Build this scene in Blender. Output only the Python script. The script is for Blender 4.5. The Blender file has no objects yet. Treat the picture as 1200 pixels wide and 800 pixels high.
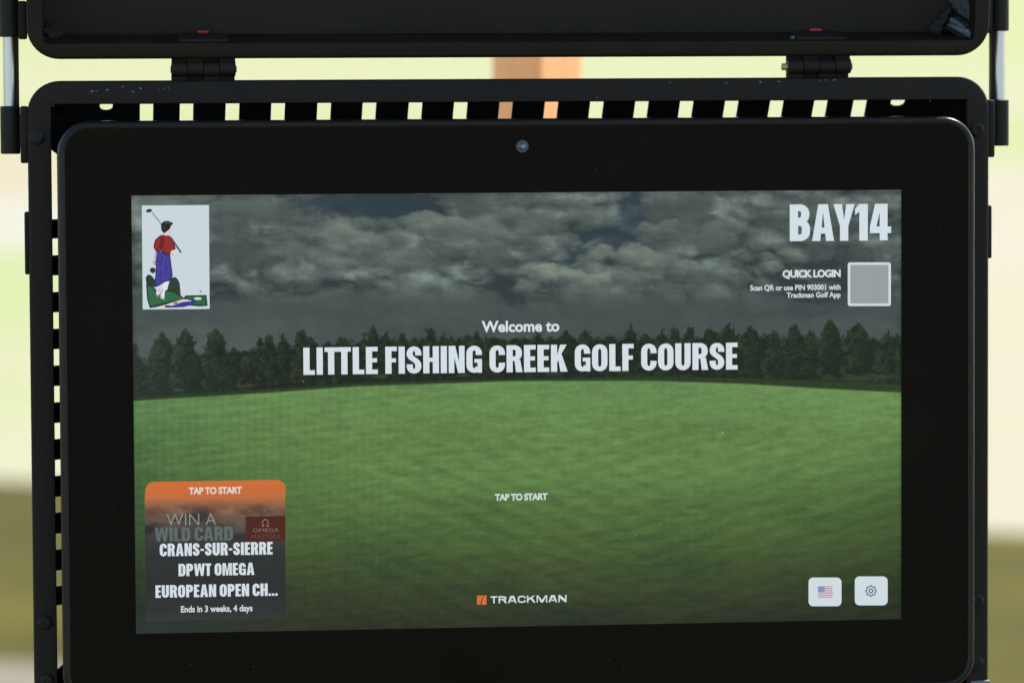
import bpy, bmesh, math, random
import numpy as np
from mathutils import Matrix, Vector

random.seed(7)
rng = np.random.default_rng(11)
scn = bpy.context.scene
COL = scn.collection

# ------------------------------------------------------------------ camera pose
# Device frame (mm): x right, y up the panel, z out of the panel, origin at the middle of the display.
F = 4800.0
AX, AY, AZ = 0.0569705835, 0.108157029, 0.00536321435
T = np.array([5.82451236, -42.3166116, -2524.61891])


def rot(a, b, c):
    ca, sa = math.cos(a), math.sin(a)
    cb, sb = math.cos(b), math.sin(b)
    cc, sc = math.cos(c), math.sin(c)
    rx = np.array([[1, 0, 0], [0, ca, -sa], [0, sa, ca]])
    ry = np.array([[cb, 0, sb], [0, 1, 0], [-sb, 0, cb]])
    rz = np.array([[cc, -sc, 0], [sc, cc, 0], [0, 0, 1]])
    return rz @ rx @ ry


RM = rot(AX, AY, AZ)
CAM = -RM.T @ T
TILT = math.radians(5.0)          # the panel leans back a little
HEIGHT = 1.35
DEV = Matrix(((1, 0, 0, 0),
              (0, math.sin(TILT), -math.cos(TILT), 0),
              (0, math.cos(TILT), math.sin(TILT), HEIGHT),
              (0, 0, 0, 1)))


def at(px, py, z=0.0):
    """measured photo point (1200x800) -> device x, y in mm on the plane z"""
    d = RM.T @ np.array([(px - 600) / F, (400 - py) / F, -1.0])
    s = (z - CAM[2]) / d[2]
    p = CAM + s * d
    return float(p[0]), float(p[1])


def on_ground(px, py, z=0.0):
    d = DEV.to_3x3() @ Vector(RM.T @ np.array([(px - 600) / F, (400 - py) / F, -1.0]))
    o = DEV @ Vector(CAM / 1000)
    s = (z - o.z) / d.z
    return o + d * s


cam_data = bpy.data.cameras.new("camera")
cam = bpy.data.objects.new("camera", cam_data)
COL.objects.link(cam)
m = Matrix.Identity(4)
for i in range(3):
    for j in range(3):
        m[i][j] = RM.T[i][j]
    m[i][3] = CAM[i] / 1000
cam.matrix_world = DEV @ m
cam_data.sensor_width = 36
cam_data.sensor_fit = 'HORIZONTAL'
cam_data.lens = 36 * F / 1200
cam_data.clip_start = 0.05
cam_data.clip_end = 2000
cam_data.dof.use_dof = True
cam_data.dof.focus_distance = 2.52
cam_data.dof.aperture_fstop = 5.4
scn.camera = cam

# ------------------------------------------------------------------ light
EXPO = 2.2
SUN_DIR = Vector((0.68, 0.56, 0.0)).normalized()      # horizontal direction towards the sun
SUN_EL = math.radians(52)
w = bpy.data.worlds.new("World")
scn.world = w
w.use_nodes = True
nt = w.node_tree
bg = nt.nodes["Background"]
sky = nt.nodes.new("ShaderNodeTexSky")
sky.sky_type = 'NISHITA'
sky.sun_disc = False
sky.sun_elevation = SUN_EL
sky.sun_rotation = math.atan2(SUN_DIR.x, SUN_DIR.y)
nt.links.new(sky.outputs[0], bg.inputs[0])
bg.inputs[1].default_value = 0.11
sd = bpy.data.lights.new("sun", 'SUN')
sd.energy = 2.2
sd.angle = math.radians(0.5)
sd.color = (1.0, 0.95, 0.87)
sun = bpy.data.objects.new("sun", sd)
COL.objects.link(sun)
to_sun = Vector((SUN_DIR.x * math.cos(SUN_EL), SUN_DIR.y * math.cos(SUN_EL), math.sin(SUN_EL)))
sun.rotation_euler = to_sun.to_track_quat('Z', 'Y').to_euler()
sun.location = to_sun * 20
vs = scn.view_settings
vs.view_transform = 'Standard'
vs.look = 'None'
vs.gamma = 1
vs.use_curve_mapping = False
vs.exposure = EXPO


# ------------------------------------------------------------------ helpers: colour, materials
def lin(c):
    c = np.asarray(c, float) / 255.0
    return np.where(c <= 0.04045, c / 12.92, ((c + 0.055) / 1.055) ** 2.4)


def new_mat(name):
    mt = bpy.data.materials.new(name)
    mt.use_nodes = True
    return mt, mt.node_tree, mt.node_tree.nodes["Principled BSDF"]


def surf(name, col, rough=0.5, metal=0.0, spec=0.5, var=0.25, scale=60.0, bump=0.0, bscale=900.0, rvar=0.1):
    mt, t, b = new_mat(name)
    tc = t.nodes.new("ShaderNodeTexCoord")
    n = t.nodes.new("ShaderNodeTexNoise")
    n.inputs["Scale"].default_value = scale
    n.inputs["Detail"].default_value = 6
    t.links.new(tc.outputs["Object"], n.inputs["Vector"])
    mr = t.nodes.new("ShaderNodeMapRange")
    mr.inputs[1].default_value = 0.3
    mr.inputs[2].default_value = 0.7
    mr.inputs[3].default_value = 1 - var
    mr.inputs[4].default_value = 1 + var
    t.links.new(n.outputs[0], mr.inputs[0])
    vm = t.nodes.new("ShaderNodeVectorMath")
    vm.operation = 'SCALE'
    vm.inputs[0].default_value = col[:3]
    t.links.new(mr.outputs[0], vm.inputs["Scale"])
    t.links.new(vm.outputs[0], b.inputs["Base Color"])
    m2 = t.nodes.new("ShaderNodeMapRange")
    m2.inputs[1].default_value = 0.3
    m2.inputs[2].default_value = 0.7
    m2.inputs[3].default_value = max(0.02, rough - rvar)
    m2.inputs[4].default_value = min(1, rough + rvar)
    t.links.new(n.outputs[0], m2.inputs[0])
    t.links.new(m2.outputs[0], b.inputs["Roughness"])
    b.inputs["Metallic"].default_value = metal
    b.inputs["Specular IOR Level"].default_value = spec
    if bump > 0:
        n2 = t.nodes.new("ShaderNodeTexNoise")
        n2.inputs["Scale"].default_value = bscale
        n2.inputs["Detail"].default_value = 3
        t.links.new(tc.outputs["Object"], n2.inputs["Vector"])
        bp = t.nodes.new("ShaderNodeBump")
        bp.inputs["Strength"].default_value = bump
        bp.inputs["Distance"].default_value = 0.0006
        t.links.new(n2.outputs[0], bp.inputs["Height"])
        t.links.new(bp.outputs[0], b.inputs["Normal"])
    return mt


M = {}
M['coat'] = surf("black_powder_coat", (0.0090, 0.0065, 0.0036), 0.55, spec=0.11, var=0.28, scale=22, bump=0.5, bscale=1300)
M['vent'] = surf("black_vent_steel", (0.004, 0.004, 0.004), 0.7, spec=0.06, var=0.2)
M['inner'] = surf("black_lid_lining", (0.0124, 0.0096, 0.0066), 0.6, spec=0.12, var=0.22, scale=18, bump=0.4, bscale=700)
M['weld'] = surf("glossy_weld_sheen", (0.034, 0.033, 0.032), 0.3, spec=0.55, var=0.5, scale=160, bump=0.6, bscale=160)  # lighter grey base paints in the sheen of the glossy corner
M['rim'] = surf("black_housing_plastic", (0.0062, 0.0048, 0.0031), 0.26, spec=0.15, var=0.15, scale=40, bump=0.2, bscale=1800)
M['glass'] = surf("matte_black_cover_glass", (0.0050, 0.0039, 0.0022), 0.35, spec=0.02, var=0.22, scale=7)
M['bolt'] = surf("black_oxide_bolt", (0.0062, 0.0052, 0.0037), 0.45, spec=0.14)
M['chrome'] = surf("polished_steel_rod", (0.40, 0.385, 0.34), 0.42, metal=1.0, var=0.03, scale=200, rvar=0.01)
M['sleeve'] = surf("black_rubber_sleeve", (0.0092, 0.0078, 0.0052), 0.55, spec=0.12)
M['brass'] = surf("dull_brass", (0.26, 0.22, 0.08), 0.4, metal=0.5)
M['red'] = surf("red_tag_plastic", (0.26, 0.022, 0.014), 0.5, spec=0.2)
M['chip'] = surf("bare_chipped_metal", (0.09, 0.082, 0.07), 0.6, var=0.5, scale=400)
M['dust'] = surf("pale_dust", (0.13, 0.125, 0.11), 0.9, spec=0.1)
M['lens'] = surf("camera_lens_glass", (0.018, 0.034, 0.036), 0.12, spec=0.5, var=0.3, scale=300)
M['glint'] = surf("painted_lens_glint", (0.16, 0.19, 0.18), 0.2, spec=0.5, var=0.5, scale=900)  # pale disc colour paints in the bright glint on the lens
M['lensrim'] = surf("grey_lens_ring", (0.024, 0.030, 0.030), 0.35, spec=0.3)
M['steel'] = surf("grey_steel", (0.08, 0.08, 0.078), 0.5, metal=0.5)

# everything the display shows: one emissive pixel material, colours held by the meshes
mt, t, b = new_mat("display_pixels")
an = t.nodes.new("ShaderNodeAttribute")
an.attribute_name = "Col"
b.inputs["Base Color"].default_value = (0.0011, 0.0010, 0.0009, 1)
b.inputs["Roughness"].default_value = 0.4
b.inputs["Specular IOR Level"].default_value = 0.02
t.links.new(an.outputs["Color"], b.inputs["Emission Color"])
b.inputs["Emission Strength"].default_value = 2.0 ** -EXPO
M['px'] = mt


# ------------------------------------------------------------------ helpers: objects
def empty(name, label, cat, mat=None, loc=None, group=None):
    o = bpy.data.objects.new(name, None)
    o.empty_display_size = 0.05
    COL.objects.link(o)
    if mat is not None:
        o.matrix_world = mat
    if loc is not None:
        o.location = loc
    o["label"] = label
    o["category"] = cat
    if group:
        o["group"] = group
    return o


def finish(me, smooth=True, ang=35):
    if smooth:
        me.polygons.foreach_set("use_smooth", [True] * len(me.polygons))
        me.set_sharp_from_angle(angle=math.radians(ang))
    me.update()


def link(name, me, mat, parent=None, label=None):
    o = bpy.data.objects.new(name, me)
    if mat is not None:
        me.materials.append(mat)
    COL.objects.link(o)
    if parent is not None:
        o.parent = parent
    if label:
        o["label"] = label
    return o


class MB:
    """collects pieces (mm, device frame) and links them as one mesh object (m)"""

    def __init__(self):
        self.v = []
        self.f = []
        self.c = []          # one colour per vertex (sRGB 0-255)

    def add(self, vs, fs, col=(0, 0, 0)):
        o = len(self.v)
        self.v += [tuple(p) for p in vs]
        self.c += [tuple(col)] * len(vs)
        self.f += [tuple(i + o for i in f) for f in fs]

    def box(self, x0, x1, y0, y1, z0, z1, bev=0.0):
        if bev <= 0:
            vs = [(x, y, z) for z in (z0, z1) for y in (y0, y1) for x in (x0, x1)]
            self.add(vs, [(0, 2, 3, 1), (4, 5, 7, 6), (0, 1, 5, 4), (2, 6, 7, 3), (0, 4, 6, 2), (1, 3, 7, 5)])
            return
        bm = bmesh.new()
        bmesh.ops.create_cube(bm, size=1)
        for q in bm.verts:
            q.co = Vector(((x0 + x1) / 2 + q.co.x * (x1 - x0), (y0 + y1) / 2 + q.co.y * (y1 - y0), (z0 + z1) / 2 + q.co.z * (z1 - z0)))
        bmesh.ops.bevel(bm, geom=list(bm.edges), offset=bev, segments=3, profile=0.5, affect='EDGES')
        self.bm(bm)

    def bm(self, bm):
        bm.verts.index_update()
        self.add([tuple(q.co) for q in bm.verts], [tuple(q.index for q in f.verts) for f in bm.faces])
        bm.free()

    def loft(self, loops, closed=False, cap0=False, cap1=False):
        n = len(loops[0])
        o = len(self.v)
        for lp in loops:
            self.v += [tuple(p) for p in lp]
            self.c += [(0, 0, 0)] * n
        k = len(loops)
        for a in range(k if closed else k - 1):
            b2 = (a + 1) % k
            for i in range(n):
                j = (i + 1) % n
                self.f.append((o + a * n + i, o + a * n + j, o + b2 * n + j, o + b2 * n + i))
        if cap0:
            self.f.append(tuple(o + i for i in reversed(range(n))))
        if cap1:
            self.f.append(tuple(o + (k - 1) * n + i for i in range(n)))

    def cyl(self, p0, axis, prof, n=32):
        """surface of revolution: prof = [(distance along axis, radius)]"""
        a = Vector(axis).normalized()
        u = a.orthogonal().normalized()
        v = a.cross(u)
        loops = []
        for (h, r) in prof:
            c = Vector(p0) + a * h
            loops.append([tuple(c + (u * math.cos(2 * math.pi * i / n) + v * math.sin(2 * math.pi * i / n)) * r) for i in range(n)])
        self.loft(loops, cap0=True, cap1=True)

    def build(self, name, mat, parent=None, label=None, smooth=True, ang=35, colours=False, xf=None):
        me = bpy.data.meshes.new(name)
        vs = self.v
        if xf:
            vs = [xf(*p) for p in vs]
        me.from_pydata([(x / 1000, y / 1000, z / 1000) for x, y, z in vs], [], self.f)
        if colours:
            at_ = me.color_attributes.new("Col", 'FLOAT_COLOR', 'POINT')
            c = np.ones((len(vs), 4), np.float32)
            c[:, :3] = lin(np.array(self.c))
            at_.data.foreach_set("color", c.ravel())
        else:
            bm = bmesh.new()
            bm.from_mesh(me)
            bmesh.ops.recalc_face_normals(bm, faces=bm.faces)
            bm.to_mesh(me)
            bm.free()
        finish(me, smooth, ang)
        return link(name, me, mat, parent, label)


def rrect(cx, cy, hx, hy, r, z, n=10):
    r = max(r, 0.02)
    pts = []
    for (sx, sy, a0) in ((1, 1, 0), (-1, 1, 90), (-1, -1, 180), (1, -1, 270)):
        for i in range(n + 1):
            a = math.radians(a0 + 90 * i / n)
            pts.append((cx + sx * (hx - r) + r * math.cos(a), cy + sy * (hy - r) + r * math.sin(a), z))
    return pts


# ================================================================== the setting
G_ROT = math.radians(-12)                               # the mown bands run a little askew to the panel


def band(px, py):
    p = on_ground(px, py)
    return -p.x * math.sin(G_ROT) + p.y * math.cos(G_ROT)


def across(px, py):
    p = on_ground(px, py)
    return p.x * math.cos(G_ROT) + p.y * math.sin(G_ROT)


DRY0, DRY1 = across(700, 420) + 0.8, across(1120, 420) + 0.8


def sheet(name, pts, z, mat):
    me = bpy.data.meshes.new(name)
    me.from_pydata([(p[0], p[1], z) for p in pts], [], [tuple(range(len(pts)))])
    finish(me, False)
    o = link(name, me, mat)
    o["kind"] = "structure"
    return o


def ground_material():
    mt, t, b = new_mat("sunlit_range_turf")
    geo = t.nodes.new("ShaderNodeTexCoord")
    mp = t.nodes.new("ShaderNodeMapping")
    mp.inputs["Rotation"].default_value = (0, 0, -G_ROT)
    t.links.new(geo.outputs["Object"], mp.inputs[0])
    sep = t.nodes.new("ShaderNodeSeparateXYZ")
    t.links.new(mp.outputs[0], sep.inputs[0])
    n = t.nodes.new("ShaderNodeTexNoise")
    n.inputs["Scale"].default_value = 0.55
    n.inputs["Detail"].default_value = 3
    t.links.new(mp.outputs[0], n.inputs[0])
    wob = t.nodes.new("ShaderNodeMath")
    wob.operation = 'MULTIPLY_ADD'
    wob.inputs[1].default_value = 2.2
    t.links.new(n.outputs[0], wob.inputs[0])
    t.links.new(sep.outputs[1], wob.inputs[2])
    lo, hi = band(15, 640), band(15, -60)
    mr = t.nodes.new("ShaderNodeMapRange")
    mr.inputs[1].default_value = lo + 1.1
    mr.inputs[2].default_value = hi + 1.1
    t.links.new(wob.outputs[0], mr.inputs[0])
    rp = t.nodes.new("ShaderNodeValToRGB")
    t.links.new(mr.outputs[0], rp.inputs[0])
    yg, cr, wh, pg = (0.196, 0.208, 0.084), (0.230, 0.194, 0.120), (0.234, 0.218, 0.160), (0.196, 0.212, 0.092)
    stops = [(600, (0.226, 0.214, 0.138)), (540, (0.224, 0.214, 0.126)), (470, (0.208, 0.214, 0.100)), (430, (0.220, 0.210, 0.116)), (360, (0.194, 0.212, 0.088)), (300, pg), (282, wh), (246, wh), (232, cr), (190, cr), (172, yg), (128, (0.188, 0.206, 0.076)), (112, (0.222, 0.204, 0.120)), (96, (0.214, 0.207, 0.106)), (70, (0.206, 0.208, 0.098)), (40, yg), (-40, yg)]
    el = rp.color_ramp.elements
    while len(el) > 1:
        el.remove(el[0])
    for k, (py, c) in enumerate(stops):
        p = (band(15, py) - lo) / (hi - lo)
        e = el[0] if k == 0 else el.new(p)
        e.position = p
        e.color = (*c, 1)
    # paler, drier turf towards the right of the range
    n3 = t.nodes.new("ShaderNodeTexNoise")
    n3.inputs["Scale"].default_value = 0.9
    n3.inputs["Detail"].default_value = 2
    t.links.new(mp.outputs[0], n3.inputs[0])
    dx = t.nodes.new("ShaderNodeMath")
    dx.operation = 'MULTIPLY_ADD'
    dx.inputs[1].default_value = 1.6
    t.links.new(n3.outputs[0], dx.inputs[0])
    t.links.new(sep.outputs[0], dx.inputs[2])
    fx = t.nodes.new("ShaderNodeMapRange")
    fx.inputs[1].default_value = DRY0
    fx.inputs[2].default_value = DRY1
    fx.inputs[4].default_value = 0.85
    t.links.new(dx.outputs[0], fx.inputs[0])
    nearf = t.nodes.new("ShaderNodeMapRange")
    nearf.inputs[1].default_value = (band(1185, 172) - lo) / (hi - lo)
    nearf.inputs[2].default_value = (band(1185, 205) - lo) / (hi - lo)
    t.links.new(mr.outputs[0], nearf.inputs[0])
    fm = t.nodes.new("ShaderNodeMath")
    fm.operation = 'MULTIPLY'
    t.links.new(fx.outputs[0], fm.inputs[0])
    t.links.new(nearf.outputs[0], fm.inputs[1])
    dry = t.nodes.new("ShaderNodeMix")
    dry.data_type = 'RGBA'
    t.links.new(fm.outputs[0], dry.inputs[0])
    t.links.new(rp.outputs[0], dry.inputs[6])
    dry.inputs[7].default_value = (0.234, 0.207, 0.138, 1)
    n2 = t.nodes.new("ShaderNodeTexNoise")
    n2.inputs["Scale"].default_value = 40
    n2.inputs["Detail"].default_value = 8
    t.links.new(geo.outputs["Object"], n2.inputs[0])
    mr2 = t.nodes.new("ShaderNodeMapRange")
    mr2.inputs[3].default_value = 0.75
    mr2.inputs[4].default_value = 1.25
    t.links.new(n2.outputs[0], mr2.inputs[0])
    vm = t.nodes.new("ShaderNodeVectorMath")
    vm.operation = 'SCALE'
    t.links.new(dry.outputs[2], vm.inputs[0])
    t.links.new(mr2.outputs[0], vm.inputs["Scale"])
    t.links.new(vm.outputs[0], b.inputs["Base Color"])
    b.inputs["Roughness"].default_value = 0.9
    b.inputs["Specular IOR Level"].default_value = 0.1
    return mt


S = 600
sheet("ground", [(-S, -S), (S, -S), (S, S), (-S, S)], 0.0, ground_material())
rough = surf("olive_grass", (0.055, 0.048, 0.0100), 0.9, spec=0.03, var=0.32, scale=1.6)  # darker olive band of grass across the turf
pa, pb = on_ground(0, 562), on_ground(1180, 622)
pc, pd = on_ground(0, 776), on_ground(1180, 830)


def far(p, q, k):
    d = (q - p).normalized()
    return p - d * k, q + d * k


a0, a1 = far(pa, pb, 60)
c0, c1 = far(pc, pd, 60)


def strip(e0, e1, f0, f1, n=160, amp=0.06):
    pts = []
    for i in range(n + 1):
        p = e0.lerp(e1, i / n)
        pts.append((p.x, p.y + random.uniform(-amp, amp)))
    for i in range(n, -1, -1):
        p = f0.lerp(f1, i / n)
        pts.append((p.x, p.y + random.uniform(-amp, amp) * 0.3))
    return pts


sheet("olive_grass_strip", strip(a0, a1, c0, c1), 0.004, rough)
conc = surf("pale_concrete_path", (0.120, 0.101, 0.064), 0.85, spec=0.2, var=0.15, scale=8)
e0, e1 = c0 - Vector((0, 9, 0)), c1 - Vector((0, 9, 0))
sheet("concrete_path", strip(c0 - Vector((0, 0.02, 0)), c1 - Vector((0, 0.02, 0)), e0, e1, amp=0.0), 0.008, conc)

# orange timber post a little behind the case
PD = 0.75
o_ = DEV @ Vector(CAM / 1000)


def at_depth(px, py, ywall):
    d = DEV.to_3x3() @ Vector(RM.T @ np.array([(px - 600) / F, (400 - py) / F, -1.0]))
    s = (ywall - o_.y) / d.y
    return o_ + d * s


p0, p1, pm = at_depth(583, 90, PD), at_depth(687, 90, PD), at_depth(636, 90, PD)
half = (p1.x - p0.x) / 2
mt, t, b = new_mat("orange_stained_timber")
tc = t.nodes.new("ShaderNodeTexCoord")
mp = t.nodes.new("ShaderNodeMapping")
mp.inputs["Scale"].default_value = (1, 1, 0.06)
t.links.new(tc.outputs["Object"], mp.inputs[0])
nz = t.nodes.new("ShaderNodeTexNoise")
nz.inputs["Scale"].default_value = 120
nz.inputs["Detail"].default_value = 6
t.links.new(mp.outputs[0], nz.inputs[0])
rp = t.nodes.new("ShaderNodeValToRGB")
rp.color_ramp.elements[0].position = 0.3
rp.color_ramp.elements[0].color = (0.86, 0.345, 0.110, 1)
rp.color_ramp.elements[1].position = 0.7
rp.color_ramp.elements[1].color = (0.90, 0.41, 0.15, 1)
t.links.new(nz.outputs[0], rp.inputs[0])
t.links.new(rp.outputs[0], b.inputs["Base Color"])
b.inputs["Roughness"].default_value = 0.7
post = MB()
R = half * 1000
c5 = R * 0.06
sq = [(-R, -c5), (-c5, -R), (c5, -R), (R, -c5), (R, c5), (c5, R), (-c5, R), (-R, c5)]
post.loft([[(x * 0.9, y * 0.9, 0) for x, y in sq], [(x, y, 12) for x, y in sq], [(x, y, 2330) for x, y in sq], [(x * 0.3, y * 0.3, 2360) for x, y in sq]], cap0=True, cap1=True)
po = post.build("wooden_post", mt)
po.rotation_euler = (0, 0, math.radians(-4))
po.location = ((p0.x + p1.x) / 2, PD + half, 0)
po["label"] = "orange timber post standing out of focus behind the black case"
po["category"] = "post"

# ================================================================== the case
ZF = -31.0                                               # front of the case frame, behind the display face
case = empty("display_case", "black metal case around the touchscreen, slotted vents, hinged lid standing open above", "case", mat=DEV)

TOP, BOT, HX, WID = 203.9, -200.0, 300.6, 14.4
cy, hy = (TOP + BOT) / 2, (TOP - BOT) / 2
prof = [(0.0, ZF - 22, 20), (0.0, ZF - 2.2, 20), (0.3, ZF - 1.2, 19.7), (1.0, ZF - 0.35, 19), (2.0, ZF, 18), (WID - 0.5, ZF, 0.6), (WID, ZF - 0.5, 0.3), (WID, ZF - 22, 0.3)]
mb = MB()
mb.loft([rrect(0, cy, HX - d, hy - d, r, z) for d, z, r in prof], closed=True)
frame = mb.build("front_frame", M['coat'], case, ang=40)

# chipped paint along the top of the frame
mb = MB()
spots = [(107, 107.5, 4), (113, 106.8, 3), (125, 106, 3.5), (143, 102, 2.2), (155, 107, 3), (165, 104, 3.5), (186, 105, 2.5), (192, 104, 2.5), (198, 103, 2), (62, 124, 2.5), (622, 95.5, 1.5), (725, 107, 1.5), (785, 97, 2), (851, 97.5, 3.5), (892, 96.5, 2.5), (912, 95.5, 3), (960, 94.5, 3), (968, 94, 2.5), (977, 94.2, 2.5), (700, 114, 1.4), (442, 112, 1.3), (1090, 118.5, 2)]
for (px, py, s) in spots:
    for k in range(random.choice((1, 1, 2))):
        x, y = at(px + random.uniform(-2, 2) * k, py + random.uniform(-1, 1) * k, ZF)
        n = 7
        L = s * 0.53 * random.uniform(0.5, 0.9)
        pts = [(x + L * 0.7 * math.cos(2 * math.pi * i / n) * random.uniform(0.5, 1.2), y + 0.34 * math.sin(2 * math.pi * i / n) * random.uniform(0.5, 1.3), ZF + 0.06) for i in range(n)]
        mb.add(pts, [tuple(range(n))])
for q in range(46):                                   # fine nicks along the bars
    if q % 3 == 0:
        x, y = random.choice((-1, 1)) * random.uniform(288.5, 299), random.uniform(-170, 180)
    else:
        x, y = random.uniform(-285, 285), random.uniform(191, 202)
    L = random.uniform(0.12, 0.32)
    mb.add([(x + L * random.uniform(0.6, 1.6) * math.cos(i * math.pi / 3), y + L * 0.7 * random.uniform(0.5, 1.2) * math.sin(i * math.pi / 3), ZF + 0.06) for i in range(6)], [tuple(range(6))])
ch = mb.build("paint_chips", M['chip'], frame, smooth=False)
ch["kind"] = "stuff"

# bolts in the frame
def bolt(px, py, r=4.6, known_x=None):
    x, y = at(px, py, ZF)
    if known_x is not None:
        x = known_x
    mb = MB()
    mb.cyl((x, y, ZF - 0.2), (0, 0, 1), [(0, r * 1.06), (0.5, r * 1.06), (0.55, r), (1.7, r * 0.97), (2.3, r * 0.82), (2.6, r * 0.62), (2.6, r * 0.42), (1.5, r * 0.40)], 30)
    mb.build("bolt", M['bolt'], case, ang=30)


for q in ((43.5, 161), (52.5, 728.5), (55, 797)):
    bolt(*q)
for q in ((1150, 152), (1147.5, 703), (1147, 776)):
    bolt(*q, known_x=292.6)

# sloping vent panels: they run from the opening inwards and back at 45 degrees
Z0 = ZF - 20
DEP = 42.0


def vent_top(s, tt):
    return (s, TOP - WID + 0.6 - tt * 0.707, Z0 - tt * 0.707)


def vent_bottom(s, tt):
    return (s, BOT + WID - 0.6 + tt * 0.707, Z0 - tt * 0.707)


def vent_left(s, tt):
    return (-HX + WID - 0.6 + tt * 0.707, s, Z0 - tt * 0.707)


def vent_right(s, tt):
    return (HX - WID + 0.6 - tt * 0.707, s, Z0 - tt * 0.707)


TH = 1.6


def plate(mb, fn, poly):
    """a flat plate piece given as a polygon in (s, t), thickened along the panel normal"""
    f0 = [Vector(fn(s, q)) for s, q in poly]
    nrm = (f0[1] - f0[0]).cross(f0[2] - f0[1])
    if nrm.length < 1e-9:
        return
    nrm.normalize()
    if nrm.z < 0:
        nrm = -nrm
    n = len(poly)
    vs = [tuple(p) for p in f0] + [tuple(p - nrm * TH) for p in f0]
    fs = [tuple(range(n)), tuple(reversed(range(n, 2 * n)))] + [(i, i + n, (i + 1) % n + n, (i + 1) % n) for i in range(n)]
    mb.add(vs, fs)


def vent_panel(name, fn, s0, s1, slots, t1=30.0, dep=DEP):
    """slots: (start, end, t_end, rounded)"""
    mb = MB()
    plate(mb, fn, [(s0, t1), (s1, t1), (s1 - 20, dep), (s0 + 20, dep)])
    cur = s0
    for (a, b_, te, rd) in sorted(slots):
        plate(mb, fn, [(cur, 0), (a, 0), (a, t1), (cur, t1)])
        if rd:
            n = 10
            mid, r = (a + b_) / 2, (b_ - a) / 2
            arc = [(mid - r * math.cos(math.pi * i / n), te - r * 0.8 + r * 0.8 * math.sin(math.pi * i / n)) for i in range(n + 1)]
            for i in range(n):
                plate(mb, fn, [arc[i], arc[i + 1], (arc[i + 1][0], t1), (arc[i][0], t1)])
        cur = b_
    plate(mb, fn, [(cur, 0), (s1, 0), (s1, t1), (cur, t1)])
    return mb.build(name, M['vent'], case, smooth=False)


zc = Z0 - 2
px_slots = [(164, 179.5), (210.8, 226.5), (264.5, 280.5), (318, 334), (372, 388), (425, 441), (479, 495), (532, 548), (585.3, 601), (638.5, 654.3), (691.5, 707.5), (744.3, 760.3), (796.8, 812.8), (849.5, 865.5), (902.3, 918.4), (954, 970), (1000, 1016)]
tops = [(at(a, 122, zc)[0], at(b_, 122, zc)[0], 30, False) for a, b_ in px_slots]
for a, b_ in ((117, 132), (1044, 1060.5)):
    tops.append((at(a, 122, zc)[0], at(b_, 122, zc)[0], 7.4, True))
vent_panel("vent_panel", vent_top, -HX + WID - 0.6, HX - WID + 0.6, tops)
vent_panel("vent_panel", vent_bottom, -HX + WID - 0.6, HX - WID + 0.6, [(s, e, 30, False) for s, e, q, r in tops if not r])
rows = [(279.5, 299.2)]
rows = [(279.6 + 43.15 * k, 299.2 + 43.05 * k) for k in range(10)]
left = [(at(62, y1, zc)[1], at(62, y0, zc)[1], 30, False) for y0, y1 in rows]
left.append((at(60, 257, zc)[1], at(60, 174, zc)[1], 30, False))
left.append((at(66, 784, zc)[1], at(66, 708.5, zc)[1], 30, False))
for fn in (vent_left, vent_right):
    vent_panel("vent_panel", fn, BOT + WID - 0.6, TOP - WID + 0.6, left)
# corner gussets that close the ends of the long side cut-outs
for fn in (vent_left, vent_right):
    ya, yb = at(60, 174, zc)[1], at(66, 784, zc)[1]
    for poly in ([(ya + 1, -0.2), (ya + 1, 29), (ya - 16, 29), (ya, 0.6)], [(yb - 1, -0.2), (yb - 1, 29), (yb + 13, 29), (yb - 0.5, 0.6)]):
        mb = MB()
        plate(mb, fn, poly)
        mb.build("corner_gusset", M['vent'], case, smooth=False)

# back panel behind the display, held by the vent panels
dz = Z0 - DEP * 0.707
mb = MB()
k = DEP * 0.707
mb.box(-HX + WID + k - 3, HX - WID - k + 3, BOT + WID + k - 3, TOP - WID - k + 3, dz - 4, dz - 1)
mb.build("back_panel", M['vent'], case, smooth=False)

# plates on the frame's outer sides
def side_plate(sx, y0, y1, th, zb, name="side_bracket"):
    mb = MB()
    xa, xb = (HX - 0.4, HX + th) if sx > 0 else (-HX - th, -HX + 0.4)
    mb.box(xa, xb, y0, y1, zb, ZF - 3.0, 1.2)
    return mb.build(name, M['coat'], case)


zs = -52.0
yl0, yl1 = at(28, 191, zs)[1], at(28, 124.5, zs)[1]
yr0, yr1 = at(1162, 184, zs)[1], at(1162, 117, zs)[1]
side_plate(-1, yl0, yl1, 4.4, -66)
side_plate(1, yr0, yr1, 4.4, -66)
side_plate(-1, at(28, 321, -45)[1], at(28, 248, -45)[1], 2.6, -50, "latch_plate")
side_plate(1, at(1161, 302, -45)[1], at(1161, 240, -45)[1], 2.6, -50, "latch_plate")
mb = MB()
mb.box(288.5, 301.6, at(1150, 812, ZF)[1], at(1150, 796.5, ZF)[1], ZF - 3, ZF + 1.2, 0.8)
mb.build("corner_clip", M['steel'], case, label="small bare grey metal corner clip")

# ---- lid, hinged above the frame and leaning a little forward
HYX, HZX = 210.6, ZF - 5.0
LT = math.radians(9.0)


def lid_xf(x, u, wv):
    return (x, HYX + u * math.cos(LT) - wv * math.sin(LT), HZX + u * math.sin(LT) + wv * math.cos(LT))


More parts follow.
